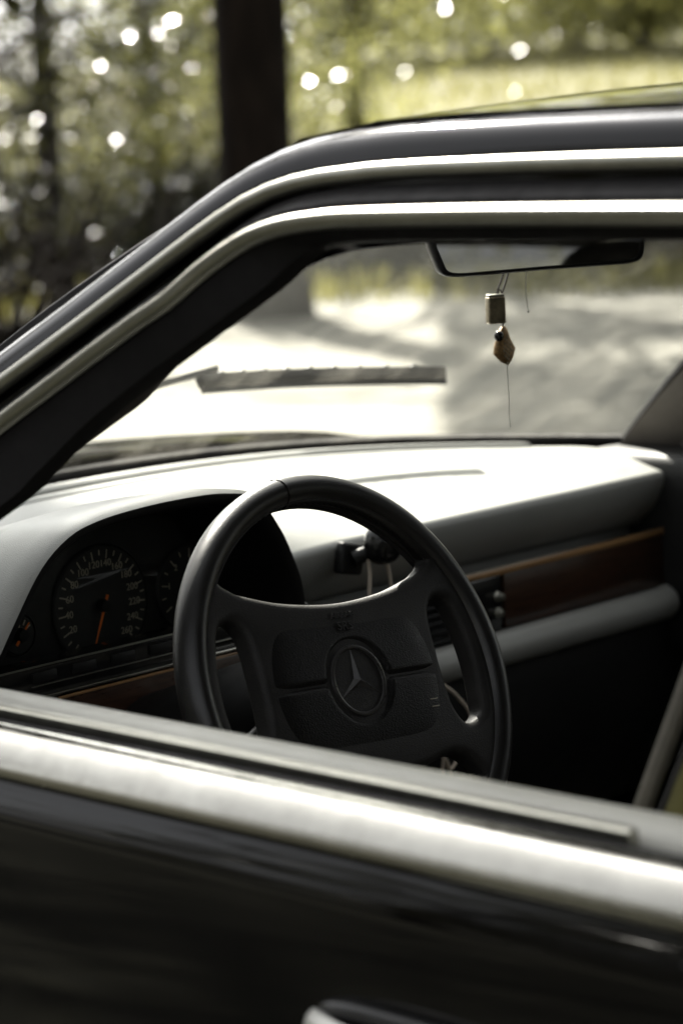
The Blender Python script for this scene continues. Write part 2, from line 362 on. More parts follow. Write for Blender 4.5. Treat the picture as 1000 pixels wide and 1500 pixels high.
for s in (-1, 1):
    mesh('headlight', *superbox((s*.46, 1.86, .69), (.22, .05, .085), .3), 'glass', car)
    mesh('indicator_lamp', *superbox((s*.70, 1.80, .69), (.06, .06, .08), .3), 'lamp', car)
    mesh('tail_lamp', *superbox((s*.62, -2.70, .78), (.16, .05, .09), .3), 'lamp', car)
mesh('rear_panel', *box((0, -2.70, .70), (1.30, .05, .36), .02), 'paint', car)
mesh('floor_pan', *box((0, -.5, .20), (1.56, 3.9, .04), .01), 'carpet', car)
mesh('firewall', *box((0, .72, .56), (1.56, .03, .68), .01), 'carpet', car)
mesh('engine_bay_liner', *box((0, 1.30, .50), (1.10, 1.0, .30), .05), 'carpet', car)
# road wheels
for sx in (-1, 1):
    for yc in (FA, RA):
        w = mesh('road_wheel', *lathe([(.0, -.05), (.20, -.05), (.20, .03), (.16, .05), (.05, .06), (0, .06)], (sx*.75, yc, .31), (sx, 0, 0), 28), 'alloy', car)
        mesh('tyre', *lathe([(.20, -.085), (.27, -.095), (.305, -.08), (.31, -.03), (.31, .03), (.305, .08), (.27, .095), (.20, .085)], (sx*.75, yc, .31), (sx, 0, 0), 40), 'tyre', w)
        for k in range(8):
            a = 2*math.pi*k/8; mesh('wheel_slot', *lathe([(0, .062), (.016, .060), (.02, .05)], (sx*.75, yc+.115*math.cos(a), .31+.115*math.sin(a)), (sx, 0, 0), 12), 'rubber', w)

# ---- roof side: pillar and drip rail swept along the measured line of the drip moulding
P1 = [(-.795, .42, .935), (-.760, .275, 1.02), (-.704, .058, 1.148), (-.686, -.011, 1.189), (-.667, -.075, 1.229), (-.649, -.138, 1.268), (-.640, -.175, 1.288), (-.635, -.207, 1.299), (-.632, -.241, 1.305), (-.631, -.281, 1.308), (-.630, -.334, 1.310), (-.630, -.489, 1.310), (-.631, -.70, 1.307), (-.632, -1.0, 1.298), (-.640, -1.30, 1.276), (-.658, -1.55, 1.235), (-.700, -1.80, 1.140), (-.760, -2.05, .99), (-.78, -2.14, .93)]
P2 = [(-.800, .30, .952), (-.727, .032, 1.120), (-.708, -.034, 1.1615), (-.691, -.099, 1.2012), (-.682, -.130, 1.219), (-.672, -.159, 1.241), (-.662, -.195, 1.262), (-.658, -.228, 1.272), (-.656, -.261, 1.276), (-.655, -.302, 1.278), (-.655, -.418, 1.278), (-.656, -.590, 1.276), (-.657, -.745, 1.273)]
PI = [(-.800, .20, .945), (-.732, .033, 1.055), (-.718, -.005, 1.086), (-.697, -.059, 1.133), (-.669, -.152, 1.194), (-.653, -.202, 1.226), (-.644, -.227, 1.246), (-.640, -.250, 1.2575), (-.638, -.298, 1.261), (-.638, -.402, 1.2612), (-.638, -.577, 1.260), (-.640, -.745, 1.258)]
c1 = resample(P1, 110); c2 = resample(P2, 90); ci = resample(PI, 90)
pil = [(-.012, -.030), (-.006, -.006), (.0, .004), (.003, .018), (.001, .030), (-.006, .040), (-.016, .048), (-.030, .056), (-.050, .061), (-.075, .058), (-.085, .045), (-.09, .01), (-.06, -.03)]
both('roof_pillar', sweep_side(c1, pil, close=True, cap=True), 'paint', car, car)
hr1 = [(.002, -.0065), (.007, -.006), (.0105, -.003), (.0115, .001), (.010, .0045), (.006, .0068), (.001, .007)]
both('drip_moulding', sweep_side(c1, hr1, close=True, cap=True), 'chrome_dull', car, car)
# roof panel between the two rails
def roof_panel():
    rows = []
    ys = np.linspace(-.155, -1.62, 40)
    for k, y in enumerate(ys):
        p = min(c1, key=lambda q: abs(q.y-y) if q.y < -.1 else 9)
        ex, ez = abs(p.x)-.040, p.z+.040
        fr = max(0, 1-k/10); row = []
        for u in np.linspace(-1, 1, 41):
            yy = y+.150*(1-abs(u)**2.4)*fr**1.5-.0*k
            row.append((ex*u, yy, ez+.022*(1-abs(u)**2.0)+.022*(1-u*u)*min(1, k/24)-.012*fr**2*(1-u*u)))
        rows.append(row)
    return rows
rr = roof_panel()
mesh('roof', *grid(rr), 'paint', car)
fe = rr[0]; mesh('windshield_header', *grid([fe, [Vector(p)+Vector((0, .012, -.012)) for p in fe], [Vector(p)+Vector((0, .0, -.04)) for p in fe], [Vector(p)+Vector((0, -.06, -.045)) for p in fe]]), 'paint', car)
mesh('headliner', *grid([[Vector(p)+Vector((0, -.02, -.045)) for p in r] for r in rr]), 'headliner', car)
for s in (-1, 1):
    mesh('sun_visor', *superbox((s*.33, -.10, 1.318), (.19, .075, .010), .4, rot=Matrix.Rotation(rad(-12), 3, 'X')), 'headliner', car)
# rear screen
rows = []
for t in np.linspace(0, 1, 8):
    rows.append([(u*(.60+.12*t), -1.60-.46*t-.05*(1-u*u)*0, 1.345-.42*t+.03*(1-u*u)) for u in np.linspace(-1, 1, 13)])
mesh('rear_window', *grid(rows), 'glass', car)
mesh('parcel_shelf', *box((0, -1.82, .90), (1.3, .5, .02), .008), 'carpet', car)
# ---- windshield
rows = [[ws_point(s, t) for s in np.linspace(-1, 1, 41)] for t in np.linspace(-.02, 1.0, 26)]
ws = mesh('windshield', *grid(rows), 'windshield', car)
both('windshield_seal', tube([ws_point(-1+.015, t, -.004) for t in np.linspace(0, .98, 24)], .009, 8), 'rubber', ws, ws)
mesh('windshield_base_seal', *tube([ws_point(s, -.012, .002) for s in np.linspace(-1, 1, 50)], .009, 8), 'rubber', ws)
both('interior_pillar_trim', tube([ws_point(-1.03, t, -.045)+Vector((.0, -.03, -.01)) for t in np.linspace(-.05, .93, 24)], [.05]*6+[.042]*12+[.036, .030, .024, .018, .012, .006], 12), 'pillar_trim', car, car)
sa = [ws_point(.95, t, -.012)+Vector((0, -.025, -.008)) for t in np.linspace(-.04, .97, 40)]; sb = [Vector((-p.x-.035, p.y, p.z)) for p in resample(PI[:8], 40)]
mesh('pillar_lining', *grid([[a, a.lerp(b, .25)+Vector((-.012, 0, .004)), a.lerp(b, .6)+Vector((-.012, -.004, 0)), b] for a, b in zip(sa, sb)]), 'pillar_lining', car)
# ---- door window frames
def frame_ring(k):
    a, b = c2[k], ci[k]
    return [a+OUT*.003+Vector((0, 0, -.004)), b+OUT*.003, b+Vector((.018, 0, -.001)), b+Vector((.05, .012, .012)), a+Vector((.055, .01, .015)), a+Vector((.02, 0, .024)), a+OUT*-.002+Vector((0, 0, .014))]
rows = [frame_ring(k) for k in range(90)]
fr = grid(rows, close_u=True, cap=True)
both('window_frame', fr, 'rubber', drv, psg)
both('window_frame_trim', sweep_side(c2, [(.002, -.0075), (.007, -.007), (.011, -.003), (.012, .001), (.010, .005), (.006, .0075), (.001, .008)], close=True, cap=True), 'chrome_dull', drv, psg)
# gap rubber between moulding and frame trim
g1 = resample(P1[:13], 60); g2 = resample([P2[0]]+P2[1:], 60)
both('door_gap_seal', grid([[g1[k]+OUT*-.012, g1[k].lerp(g2[k], .5)+OUT*-.006, g2[k]+OUT*-.010] for k in range(60)]), 'rubber', drv, psg)
# B and C pillars
for s in (-1, 1):
    rows = [[(s*(.835-.46*(z-.90)+.0), y, z) for y in (-.84, -.80, -.76, -.715)]+[(s*(.835-.46*(z-.90)-.05), y, z) for y in (-.715, -.84)] for z in np.linspace(.86, 1.29, 12)]
    mesh('centre_pillar', *grid(rows, close_u=True, cap=True), 'plastic', car)
    rows = [[(s*(.825-.46*(z-.90)), y0+(y1-y0)*q, z) for q in (0, .33, .66, 1)] for z, y0, y1 in ((.89, -2.12, -1.62), (1.0, -2.02, -1.60), (1.12, -1.84, -1.56), (1.24, -1.58, -1.50))]
    mesh('rear_quarter_pillar', *grid(rows), 'paint', car)
# belt trims
def belt(y0, y1, sec, n=40): return grid([[(-(sx), y, z) for sx, z in sec] for y in np.linspace(y0, y1, n)], close_u=True, cap=True)
chr_sec = [(.826, .8765), (.8455, .8770), (.8525, .8785), (.8562, .8822), (.8568, .8870), (.8545, .8930), (.8480, .9010), (.8390, .9078), (.831, .9115), (.824, .9115)]
both('belt_moulding', belt(-.750, .396, chr_sec), 'chrome', drv, psg)
both('belt_moulding', belt(-1.495, -.760, chr_sec), 'chrome', rdl, rdr)
both('outer_glass_seal', belt(-.748, .39, [(.8225, .890), (.8235, .9115), (.8185, .9130), (.8135, .910), (.8125, .890)]), 'rubber', drv, psg)
both('glass_channel', belt(-.645, .385, [(.806, .888), (.806, .9155), (.8035, .9175), (.798, .9175), (.796, .914), (.796, .888)]), 'chrome_dull', drv, psg)
both('inner_sill', belt(-.748, .385, [(.792, .80), (.793, .906), (.789, .9125), (.781, .916), (.768, .9165), (.755, .914), (.745, .908), (.739, .897), (.737, .86), (.735, .78)]), 'vinyl_sill', drv, psg)
both('inner_panel', belt(-.748, .385, [(.79, .26), (.79, .79), (.745, .80), (.735, .78), (.725, .62), (.66, .60), (.655, .55), (.72, .53), (.735, .40), (.74, .26)]), 'vinyl_dark', drv, psg)
both('inner_sill', belt(-1.49, -.79, [(.79, .40), (.793, .906), (.781, .916), (.755, .914), (.739, .897), (.735, .40)]), 'vinyl_dark', rdl, rdr)
mesh('front_corner_trim', *superbox((-.775, .36, .955), (.018, .07, .055), .5), 'plastic', drv)
mesh('inner_corner_pad', *superbox((.682, .37, .780), (.076, .17, .135), .3), 'vinyl_dark', psg)
mesh('front_corner_trim', *superbox((.735, .36, .955), (.018, .075, .06), .5), 'plastic', psg)
# passenger and rear side glass (the driver's window is wound down)
def pane(y0, y1, zt):
    return grid([[(.818-.46*(z-.90)+0, y, z) for y in np.linspace(y0, y1 if z < 1.0 else y1-(z-1.0)*1.55, 10)] for z in np.linspace(.89, zt, 12)])
mesh('window_glass', *pane(-.745, .20, 1.27), 'glass', psg)
v, f = grid([[(.818-.46*(z-.90), y, z) for y in np.linspace(-1.50, -.80, 6)] for z in np.linspace(.89, 1.27, 6)])
mesh('window_glass', v, f, 'glass', rdr); mesh('window_glass', mirx(v), f, 'glass', rdl)
# door handle: backing cup, pull bar and lock button
def handle(par, s):
    sx = lambda y, z, o: (s*(side_x(z)+o), y, z)
    rows = []
    for y in np.linspace(-.640, -.425, 30):
        k = (y+.5325)/.1075; e = max(0, 1-abs(k)**6); o = .004+.026*max(0, 1-abs(k)**4); h = .015*e**.3 if e > 0 else .001
        zc = .766+.002*k
        rows.append([(s*(side_x(zc)+o+a*(.008)), y, zc+b*h) for a, b in ((-1, -.7), (0, -1), (.8, -.7), (1, 0), (.8, .7), (0, 1), (-1, .7))])
    h = mesh('door_handle', *grid(rows, close_u=True, cap=True), 'handle', par)
    mesh('handle_cup', *superbox((s*.862, -.53, .762), (.008, .10, .026), .4), 'gloss_plastic', par)
    mesh('key_lock', *lathe([(0, .008), (.010, .007), (.012, .0)], (s*.872, -.675, .768), (s, 0, 0), 18), 'chrome_dull', par)
handle(drv, -1); handle(psg, 1)
both('rub_strip', belt(-.750, .396, [(.862, .555), (.880, .560), (.886, .585), (.880, .61), (.862, .615)]), 'plastic', drv, psg)
# exterior mirrors
for s, par in ((-1, drv), (1, psg)):
    hm = mesh('wing_mirror', *superbox((s*.945, .30, .985), (.095, .045, .065), .45, fn=lambda p: (p.x, p.y+.02*(p.z/.065), p.z)), 'paint', par)
    mesh('mirror_arm', *box((s*.85, .31, .945), (.08, .03, .03), .01), 'plastic', par)
    mesh('mirror_glass', *box((s*.945, .252, .985), (.165, .004, .105), .0015), 'mirror', par)

# ---- dashboard
dash_x = np.linspace(-.70, .628, 121)
def dash_rows():
    rows = []
    for x in dash_x:
        s = x/.705; yb, zb = base_y(s)-.012, base_z(s)-.012
        yb = max(yb, .46); yf = float(np.interp(x, [-.70, -.60, -.57, -.165, -.14, -.04, 0], [.33, .33, .445, .445, .345, .357, .36]))
        r = [(x, yb, zb-.01)]
        for t in np.linspace(0, 1, 14):
            r.append((x, yb+(yf+.010-yb)*t, zb+(.8935-zb)*t+.010*math.sin(math.pi*t)))
        for a in np.linspace(15, 95, 7):
            r.append((x, yf+.010-.010*math.sin(rad(a)), .8835+.010*math.cos(rad(a))))
        r += [(x, yf+.0015, .874), (x, yf+.008, .858), (x, yf+.020, .842), (x, yf+.034, .829), (x, yf+.042, .8205), (x, yf+.06, .818), (x, yf+.06, .73), (x, yf+.06, .60), (x, yf+.14, .45)]
        rows.append(r)
    return rows
dash = mesh('dashboard', *grid(dash_rows()), 'vinyl', car, sharp=60)
# demister ledges along the foot of the glass
for off, h in ((.026, .010), (.058, .008)):
    rows = []
    for s in np.linspace(-.99, .84, 70):
        y0 = max(base_y(s)-.012, .46)-off*(1-.25*abs(s)**8); z0 = base_z(s)-.012-.10*off; rows.append([(.70*s, y0+.011, z0-.006), (.70*s, y0+.010, z0+h*.8), (.70*s, y0+.006, z0+h), (.70*s, y0-.006, z0+h), (.70*s, y0-.011, z0+h*.6), (.70*s, y0-.012, z0-.006)])
    mesh('demister_ledge', *grid(rows), 'vinyl', dash)
# instrument hood
LIP = [(-.585, .845), (-.577, .862), (-.553, .905), (-.520, .955), (-.486, .982), (-.450, .993), (-.397, .9985), (-.334, 1.0), (-.278, .997), (-.231, .985), (-.194, .946), (-.172, .911), (-.158, .883), (-.150, .852), (-.148, .845)]
lip = [(p.x, p.z) for p in resample([(x, 0, z) for x, z in LIP], 60)]
xc = -.366
def lip_row(y, t, inset=0., zdrop=0.):
    out = []
    for x, z in lip:
        k = (z-.845)/.155; dx, dz = x-xc, z-.845
        g = 1+.16*t; zz = .845+dz*(1-.60*t)-zdrop
        n = Vector((dx/.22**2, (z-.86)/.14**2)); n = n.normalized() if n.length else n
        out.append((xc+dx*g-n.x*inset, y+.02*(1-k), zz-n.y*inset))
    return out
hood_r = [lip_row(.66, 1.0), lip_row(.56, .75), lip_row(.46, .42), lip_row(.36, .14), lip_row(.285, .02), lip_row(.256, 0, .001), lip_row(.249, 0, .005), lip_row(.249, 0, .011), lip_row(.256, 0, .016), lip_row(.29, 0, .018), lip_row(.345, 0, .030), lip_row(.375, 0, .034)]
hood = mesh('instrument_hood', *grid(hood_r[:7]), 'vinyl', dash, sharp=None)
mesh('hood_inner_lip', *grid(hood_r[6:]), 'plastic', dash, sharp=None)
# instruments
clu = mesh('instrument_cluster', *box((xc, .386, .888), (.40, .02, .145), .004), 'gauge', car)
clear = grid([[(x, .325+.030*((z-.845)/.15)+.016*math.sin(math.pi*(z-.845)/.135), z) for x in np.linspace(-.56, -.172, 24)] for z in np.linspace(.848, .978, 10)])
FY = .3735
def disc(c, r, y, mat, name, n=40, r0=0.):
    return mesh(name, *lathe([(r0, 0), (r0+.0005, .0012), (r-.001, .0012), (r, 0)], (c[0], y, c[1]), (0, -1, 0), n), mat, clu)
def text_mesh(txt, size, extrude=.0002):
    cu = bpy.data.curves.new('t', 'FONT'); cu.body = txt; cu.size = size; cu.extrude = extrude; cu.align_x = 'CENTER'; cu.align_y = 'CENTER'; cu.resolution_u = 3
    o = bpy.data.objects.new('t', cu); me = bpy.data.meshes.new_from_object(o); v = [tuple(p.co) for p in me.vertices]; f = [tuple(p.vertices) for p in me.polygons]
    bpy.data.objects.remove(o); bpy.data.curves.remove(cu); bpy.data.meshes.remove(me); return v, f
def plate(c, X, Y, Z, vf): return [Vector(c)+X*p[0]+Y*p[1]+Z*p[2] for p in vf[0]], vf[1]
X3, Z3, NY3 = Vector((1, 0, 0)), Vector((0, 0, 1)), Vector((0, -1, 0))
def gauge(cx, cz, R, a0, a1, nmaj, labels, nr, size, needle_a, nlen, ndl=True, minor=2):
    disc((cx, cz), R, FY, 'gauge', 'gauge_face'); disc((cx, cz), R+.0025, FY, 'plastic', 'gauge_bezel', r0=R)
    ticks, nums = [], []
    tot = (nmaj-1)*minor
    for k in range(tot+1):
        a = rad(a0+(a1-a0)*k/tot); L = .009 if k % minor == 0 else .0055; dr = Vector((math.sin(a), 0, math.cos(a))); sd = Vector((math.cos(a), 0, -math.sin(a)))
        c = Vector((cx, FY-.0018, cz))+dr*(R-.004-L/2)
        ticks.append(([c+sd*sx*.0007+dr*sy*L/2+NY3*q for q in (0, .0004) for sx, sy in ((-1, -1), (1, -1), (1, 1), (-1, 1))], [(0, 1, 2, 3), (4, 5, 6, 7), (0, 1, 5, 4), (1, 2, 6, 5), (2, 3, 7, 6), (3, 0, 4, 7)]))
    mesh('gauge_ticks', *join(*ticks), 'print', clu, smooth=False)
    for k, t in enumerate(labels):
        if not t: continue
        a = rad(a0+(a1-a0)*k/(len(labels)-1)); nums.append(plate((cx+math.sin(a)*nr, FY-.0018, cz+math.cos(a)*nr), X3, Z3, NY3, text_mesh(t, size)))
    if nums: mesh('gauge_numerals', *join(*nums), 'print', clu, smooth=False)
    if ndl:
        a = rad(needle_a); dr = Vector((math.sin(a), 0, math.cos(a))); c = Vector((cx, FY-.006, cz)); n = mesh('gauge_needle', *tube([c-dr*.012, c+dr*nlen*.5, c+dr*nlen], [.0016, .0013, .0006], 6), 'needle', clu)
        mesh('needle_hub', *lathe([(0, .010), (.006, .0095), (.0075, .004), (.0075, 0)], (cx, FY, cz), (0, -1, 0), 20), 'plastic', clu)
gauge(-.346, .877, .062, -135, 135, 14, ['', '20', '40', '60', '80', '100', '120', '140', '160', '180', '200', '220', '240', '260'], .044, .0105, -158, .040)
gauge(-.222, .876, .046, -120, 120, 7, ['', '1', '2', '3', '4', '5', '6'], .031, .010, 42, .032)
gauge(-.478, .905, .022, -60, 60, 3, ['', '', ''], .014, .006, -10, .016, minor=2)
gauge(-.455, .866, .020, -60, 60, 3, ['', '', ''], .014, .006, 40, .015, minor=2)
gauge(-.500, .866, .018, -60, 60, 3, ['', '', ''], .014, .006, 8, .013, minor=2)
mesh('clear_cover', *clear, 'clear', clu)
# switch strip, bright edges and wood below the cluster
sw = mesh('switch_strip', *box((xc, .300, .839), (.46, .036, .030), .003), 'gloss_plastic', dash)
mesh('bright_edge', *box((xc, .2805, .8545), (.44, .003, .0018), .0006), 'chrome_dull', dash)
mesh('bright_edge', *box((xc, .2808, .8355), (.30, .002, .0010), .0003), 'chrome_dull', dash)
mesh('bright_edge', *box((xc, .2795, .8245), (.46, .006, .0032), .001), 'chrome', dash)
mesh('wood_panel', *box((xc, .2865, .785), (.46, .016, .072), .004), 'wood', dash)
mesh('wood_edge', *box((xc+.03, .2790, .8195), (.30, .003, .003), .001), 'wood_pale', dash)
mesh('light_switch', *lathe([(0, .016), (.012, .015), (.014, .004), (.016, 0)], (-.545, .279, .785), (0, -1, 0), 20), 'gloss_plastic', dash)
for k in range(5): mesh('switch_button', *box((-.50+.05*k, .2815, .8435), (.030, .004, .010), .001), 'plastic', dash)
mesh('knee_panel', *grid([[(x, y, z) for x in np.linspace(-.70, -.02, 8)] for y, z in ((.30, .75), (.31, .70), (.33, .60), (.40, .48), (.47, .40))]), 'vinyl_dark', dash)
# passenger side trim
mesh('wood_panel', *box((.455, .372, .777), (.345, .016, .072), .003), 'wood', dash)
mesh('wood_edge', *box((.335, .3665, .8135), (.59, .010, .010), .003), 'wood_pale', dash)
mesh('bright_edge', *box((.36, .3640, .8187), (.56, .003, .0014), .0004), 'chrome_dull', dash)
vent = mesh('centre_vent', *box((.105, .372, .777), (.33, .030, .068), .004), 'gloss_plastic', dash)
for k in range(6): mesh('vent_slat', *box((.10, .3565, .752+.010*k), (.20, .012, .0022), .0006, rot=None), 'plastic', dash)
mesh('vent_knob', *lathe([(0, .009), (.004, .0085), (.0048, .006), (.0048, .003), (.0065, 0)], (.262, .357, .785), (0, -1, 0), 22), 'chrome_dull', dash)
mesh('vent_knob', *lathe([(0, .007), (.004, .0065), (.0048, .005), (.0048, .002), (.0065, 0)], (.262, .357, .765), (0, -1, 0), 22), 'chrome_dull', dash)
v, f = tube([(x, .352+.01*(x > .6), .722) for x in np.linspace(.02, .705, 30)], .0215, 14); mesh('padded_shelf_edge', v, f, 'vinyl', dash)
mesh('shelf_joint', *tube([(.600, .352, .722), (.603, .352, .722)], .0219, 14), 'rubber', dash)
mesh('glovebox_lid', *grid([[(x, y, z) for x in np.linspace(.10, .70, 8)] for y, z in ((.365, .705), (.358, .68), (.36, .60), (.40, .50), (.46, .44))]), 'vinyl_dark', dash)
con = mesh('centre_console', *box((.0, .26, .40), (.19, .30, .40), .02), 'vinyl_dark', car)
mesh('radio', *box((.0, .345, .665), (.18, .03, .052), .003), 'gloss_plastic', dash)
mesh('radio_strip', *box((.0, .329, .70), (.22, .003, .006), .001), 'chrome_dull', dash)
mesh('gear_lever', *tube([(.0, .02, .40), (.005, .03, .48), (.008, .035, .52)], [.006, .006, .006], 10), 'chrome_dull', car)
mesh('gear_knob', *superbox((.008, .037, .535), (.020, .022, .028), .7), 'leather', car)

# ---- steering wheel
def W(u, v, n=0.): return WHEEL_C+WU*u+WW*v+WN*n
ROT = rad(-5.0)
def R2(u, v): return (u*math.cos(ROT)-v*math.sin(ROT), u*math.sin(ROT)+v*math.cos(ROT))
rows = []
RIM_R, NT = .1856, 128
for k in range(NT):
    a = 2*math.pi*k/NT; row = []
    for q in range(16):
        b = 2*math.pi*q/16; rr_ = .0138; swell = 1+.05*math.exp(-(math.sin(a)**2)/.05)+.04*math.cos(8*b)*0
        r = RIM_R+rr_*swell*math.cos(b)*1.0; row.append(W(r*math.cos(a), r*math.sin(a), .0165*swell*math.sin(b)))
    rows.append(row)
swh = mesh('steering_wheel', *grid(rows, close_u=True, close_v=True), 'rim_leather', car, sharp=None)
# stitched seam inside the rim
st = []
for k in range(150):
    a = 2*math.pi*k/150; r = RIM_R-.0140; c = W(r*math.cos(a), r*math.sin(a), .001); t = -WU*math.sin(a)+WW*math.cos(a)
    st.append(tube([c-t*.0022-WN*.001, c+t*.0022+WN*.001], .0006, 5))
mesh('rim_stitching', *join(*st), 'leather', swh)
for a in (95, 262): 
    a = rad(a); mesh('rim_seam', *tube([W((RIM_R+.0141*math.cos(b))*math.cos(a), (RIM_R+.0141*math.cos(b))*math.sin(a), .0167*math.sin(b)) for b in np.linspace(0, 2*math.pi, 24)], .0007, 5), 'leather', swh)
# spoke plate with its four openings, cut from a flat curve
def spoke_plate():
    cu = bpy.data.curves.new('p', 'CURVE'); cu.dimensions = '2D'; cu.fill_mode = 'BOTH'; cu.extrude = .0045; cu.bevel_depth = .0090; cu.bevel_resolution = 5; cu.offset = -.0090
    def spl(pts):
        s = cu.splines.new('POLY'); s.points.add(len(pts)-1); s.use_cyclic_u = True
        for q, (u, v_) in zip(s.points, pts): q.co = (u, v_, 0, 1)
    def smooth(ctrl, n):
        P = [(u, 0, v_) for u, v_ in ctrl]; P = P[-2:]+P+P[:2]
        r = resample(P, n*2); r = r[int(len(r)*2/(len(P)-1)*.75):]
        # closed Catmull-Rom, sampled per span
        out = []; C_ = [Vector((u, v_)) for u, v_ in ctrl]; m_ = len(C_)
        for i in range(m_):
            a, b, c, d = C_[i-1], C_[i], C_[(i+1) % m_], C_[(i+2) % m_]
            for k in range(8):
                t = k/8; out.append(.5*((2*b)+(c-a)*t+(2*a-5*b+4*c-d)*t*t+(3*b-a-3*c+d)*t**3))
        return [R2(p.x, p.y) for p in out]
    spl([((RIM_R-.004)*math.cos(a), (RIM_R-.004)*math.sin(a)) for a in np.linspace(0, 2*math.pi, 96, endpoint=False)])
    r0 = .1725
    arc = lambda a0, a1, n, r=r0: [(r*math.cos(rad(a)), r*math.sin(rad(a))) for a in np.linspace(a0, a1, n)]
    spl(smooth(arc(39, 141, 13)+[(-.122, .097), (-.105, .0905), (-.06, .080), (0, .075), (.06, .080), (.105, .0905), (.122, .097)], 120))
    side = arc(-17, 22, 7, .160)+[(.140, .067), (.126, .067), (.1165, .052), (.1145, .02), (.1150, -.015), (.1190, -.040), (.132, -.0545)]
    spl(smooth(side, 80)); spl([(-u, v_) for u, v_ in smooth(side, 80)] if ROT == 0 else [R2(-u, v_) for u, v_ in [(p[0]*math.cos(-ROT)-p[1]*math.sin(-ROT), p[0]*math.sin(-ROT)+p[1]*math.cos(-ROT)) for p in smooth(side, 80)]])
    spl(smooth(arc(-141, -39, 13)+[(.120, -.088), (.098, -.081), (.06, -.088), (.0, -.092), (-.06, -.088), (-.098, -.081), (-.120, -.088)], 120))
    o = bpy.data.objects.new('p', cu); me = bpy.data.meshes.new_from_object(o); v_ = [tuple(p.co) for p in me.vertices]; f_ = [tuple(p.vertices) for p in me.polygons]
    bpy.data.objects.remove(o); bpy.data.curves.remove(cu); bpy.data.meshes.remove(me); return [W(p[0], p[1], p[2]-.004) for p in v_], f_
mesh('spoke_plate', *spoke_plate(), 'spoke', swh, sharp=50)
# airbag cushion: domed, with the parting groove, the cross seam and the emblem recess
def pad_half(sgn):
    rows = []; nu, nv = 90, 46
    for j in range(nv+1):
        row = []
        for i in range(nu+1):
            u0 = -1+2*i/nu; t = j/nv
            if sgn > 0:
                edge = .0685+.010*abs(u0)**2.2; v_ = .0012+(edge-.0012)*t; wid = .1105-.010*(v_/.07)**2*1.0
            else:
                edge = -.0835+.012*abs(u0)**2.5; v_ = -.0012+(edge+.0012)*t; wid = .1105-.016*(v_/.08)**2
            u = u0*wid
            eu = 1-abs(u0)**8; et = 1-t**7; es = min(1, abs(v_-.0)/.004); ed = max(0, min(eu, et))
            r = math.hypot(u, v_); h = .0055+.0065*(max(0, eu)**.5)*(max(0, et)**.5)-.030*(v_/.09)**2*.25
            h *= ed**.25 if ed > 0 else 0
            h -= .0030*math.exp(-((abs(v_)-.0012)/.0022)**2)
            if r < .041: h -= .0035*(1 if r < .038 else (.041-r)/.003)
            a_, b_ = R2(u, v_); row.append(W(a_, b_, h+.001))
        rows.append(row)
    return grid(rows)
mesh('airbag_pad', *pad_half(1), 'leather', swh, sharp=None); mesh('airbag_pad', *pad_half(-1), 'leather', swh, sharp=None)
def emblem():
    parts = []
    ring = []
    for k in range(48):
        a = 2*math.pi*k/48; ring.append([W(*[c for c in R2((.0315+.0022*math.cos(b))*math.cos(a), (.0315+.0022*math.cos(b))*math.sin(a))], .0105+.002*math.sin(b)) for b in np.linspace(0, 2*math.pi, 8, endpoint=False)])
    parts.append(grid(ring, close_u=True, close_v=True))
    for k in range(3):
        a = rad(90+120*k); dr = (math.cos(a), math.sin(a)); sd = (-math.sin(a), math.cos(a))
        P = lambda r, s, h: W(*R2(dr[0]*r+sd[0]*s, dr[1]*r+sd[1]*s), h)
        parts.append(([P(0, -.0058, .0085), P(0, .0058, .0085), P(.031, 0, .0095), P(0, 0, .0135), P(-.003, 0, .0085)], [(4, 0, 3), (0, 2, 3), (2, 1, 3), (1, 4, 3)]))
    return join(*parts)
mesh('emblem_star', *emblem(), 'emboss', swh, sharp=25)
mesh('emblem_disc', *[[W(*R2(p[0], p[1]), p[2]) for p in lathe([(0, .0085), (.030, .0085), (.031, .007)], (0, 0, 0), (0, 0, 1), 40)[0]], lathe([(0, .0085), (.030, .0085), (.031, .007)], (0, 0, 0), (0, 0, 1), 40)[1]], 'leather', swh)
for txt, v_, size in (('AIRBAG', .0620, .0075), ('SRS', .0515, .0115)):
    tv, tf = text_mesh(txt, size, .0006); mesh('pad_lettering', [W(*R2(p[0]*1.12, p[1]+v_), p[2]+.0110) for p in tv], tf, 'emboss', swh, smooth=False)
for k in (0, 1): mesh('horn_mark', *[[W(*R2(p[0]+.088, p[1]-.028-.007*k), p[2]+.0120) for p in box((0, 0, 0), (.010, .0009, .0008), .0002)[0]], box((0, 0, 0), (.010, .0009, .0008), .0002)[1]], 'print', swh)
mesh('column_shroud', *[[tuple(p) for p in r] for r in [join(lathe([(.036, -.012), (.046, -.03), (.055, -.09), (.062, -.30), (.062, -.36)], WHEEL_C, WN, 28))[0]]], join(lathe([(.036, -.012), (.046, -.03), (.055, -.09), (.062, -.30), (.062, -.36)], WHEEL_C, WN, 28))[1], 'plastic', car)
for s, tip in ((-1, (-.185, -.055, -.07)), (1, (.18, -.06, -.07))):
    mesh('column_stalk', *tube([W(s*.045, -.01, -.075), W(tip[0]*.6, tip[1]*.6, tip[2]), W(*tip)], [.006, .0055, .0075], 10), 'plastic', car)

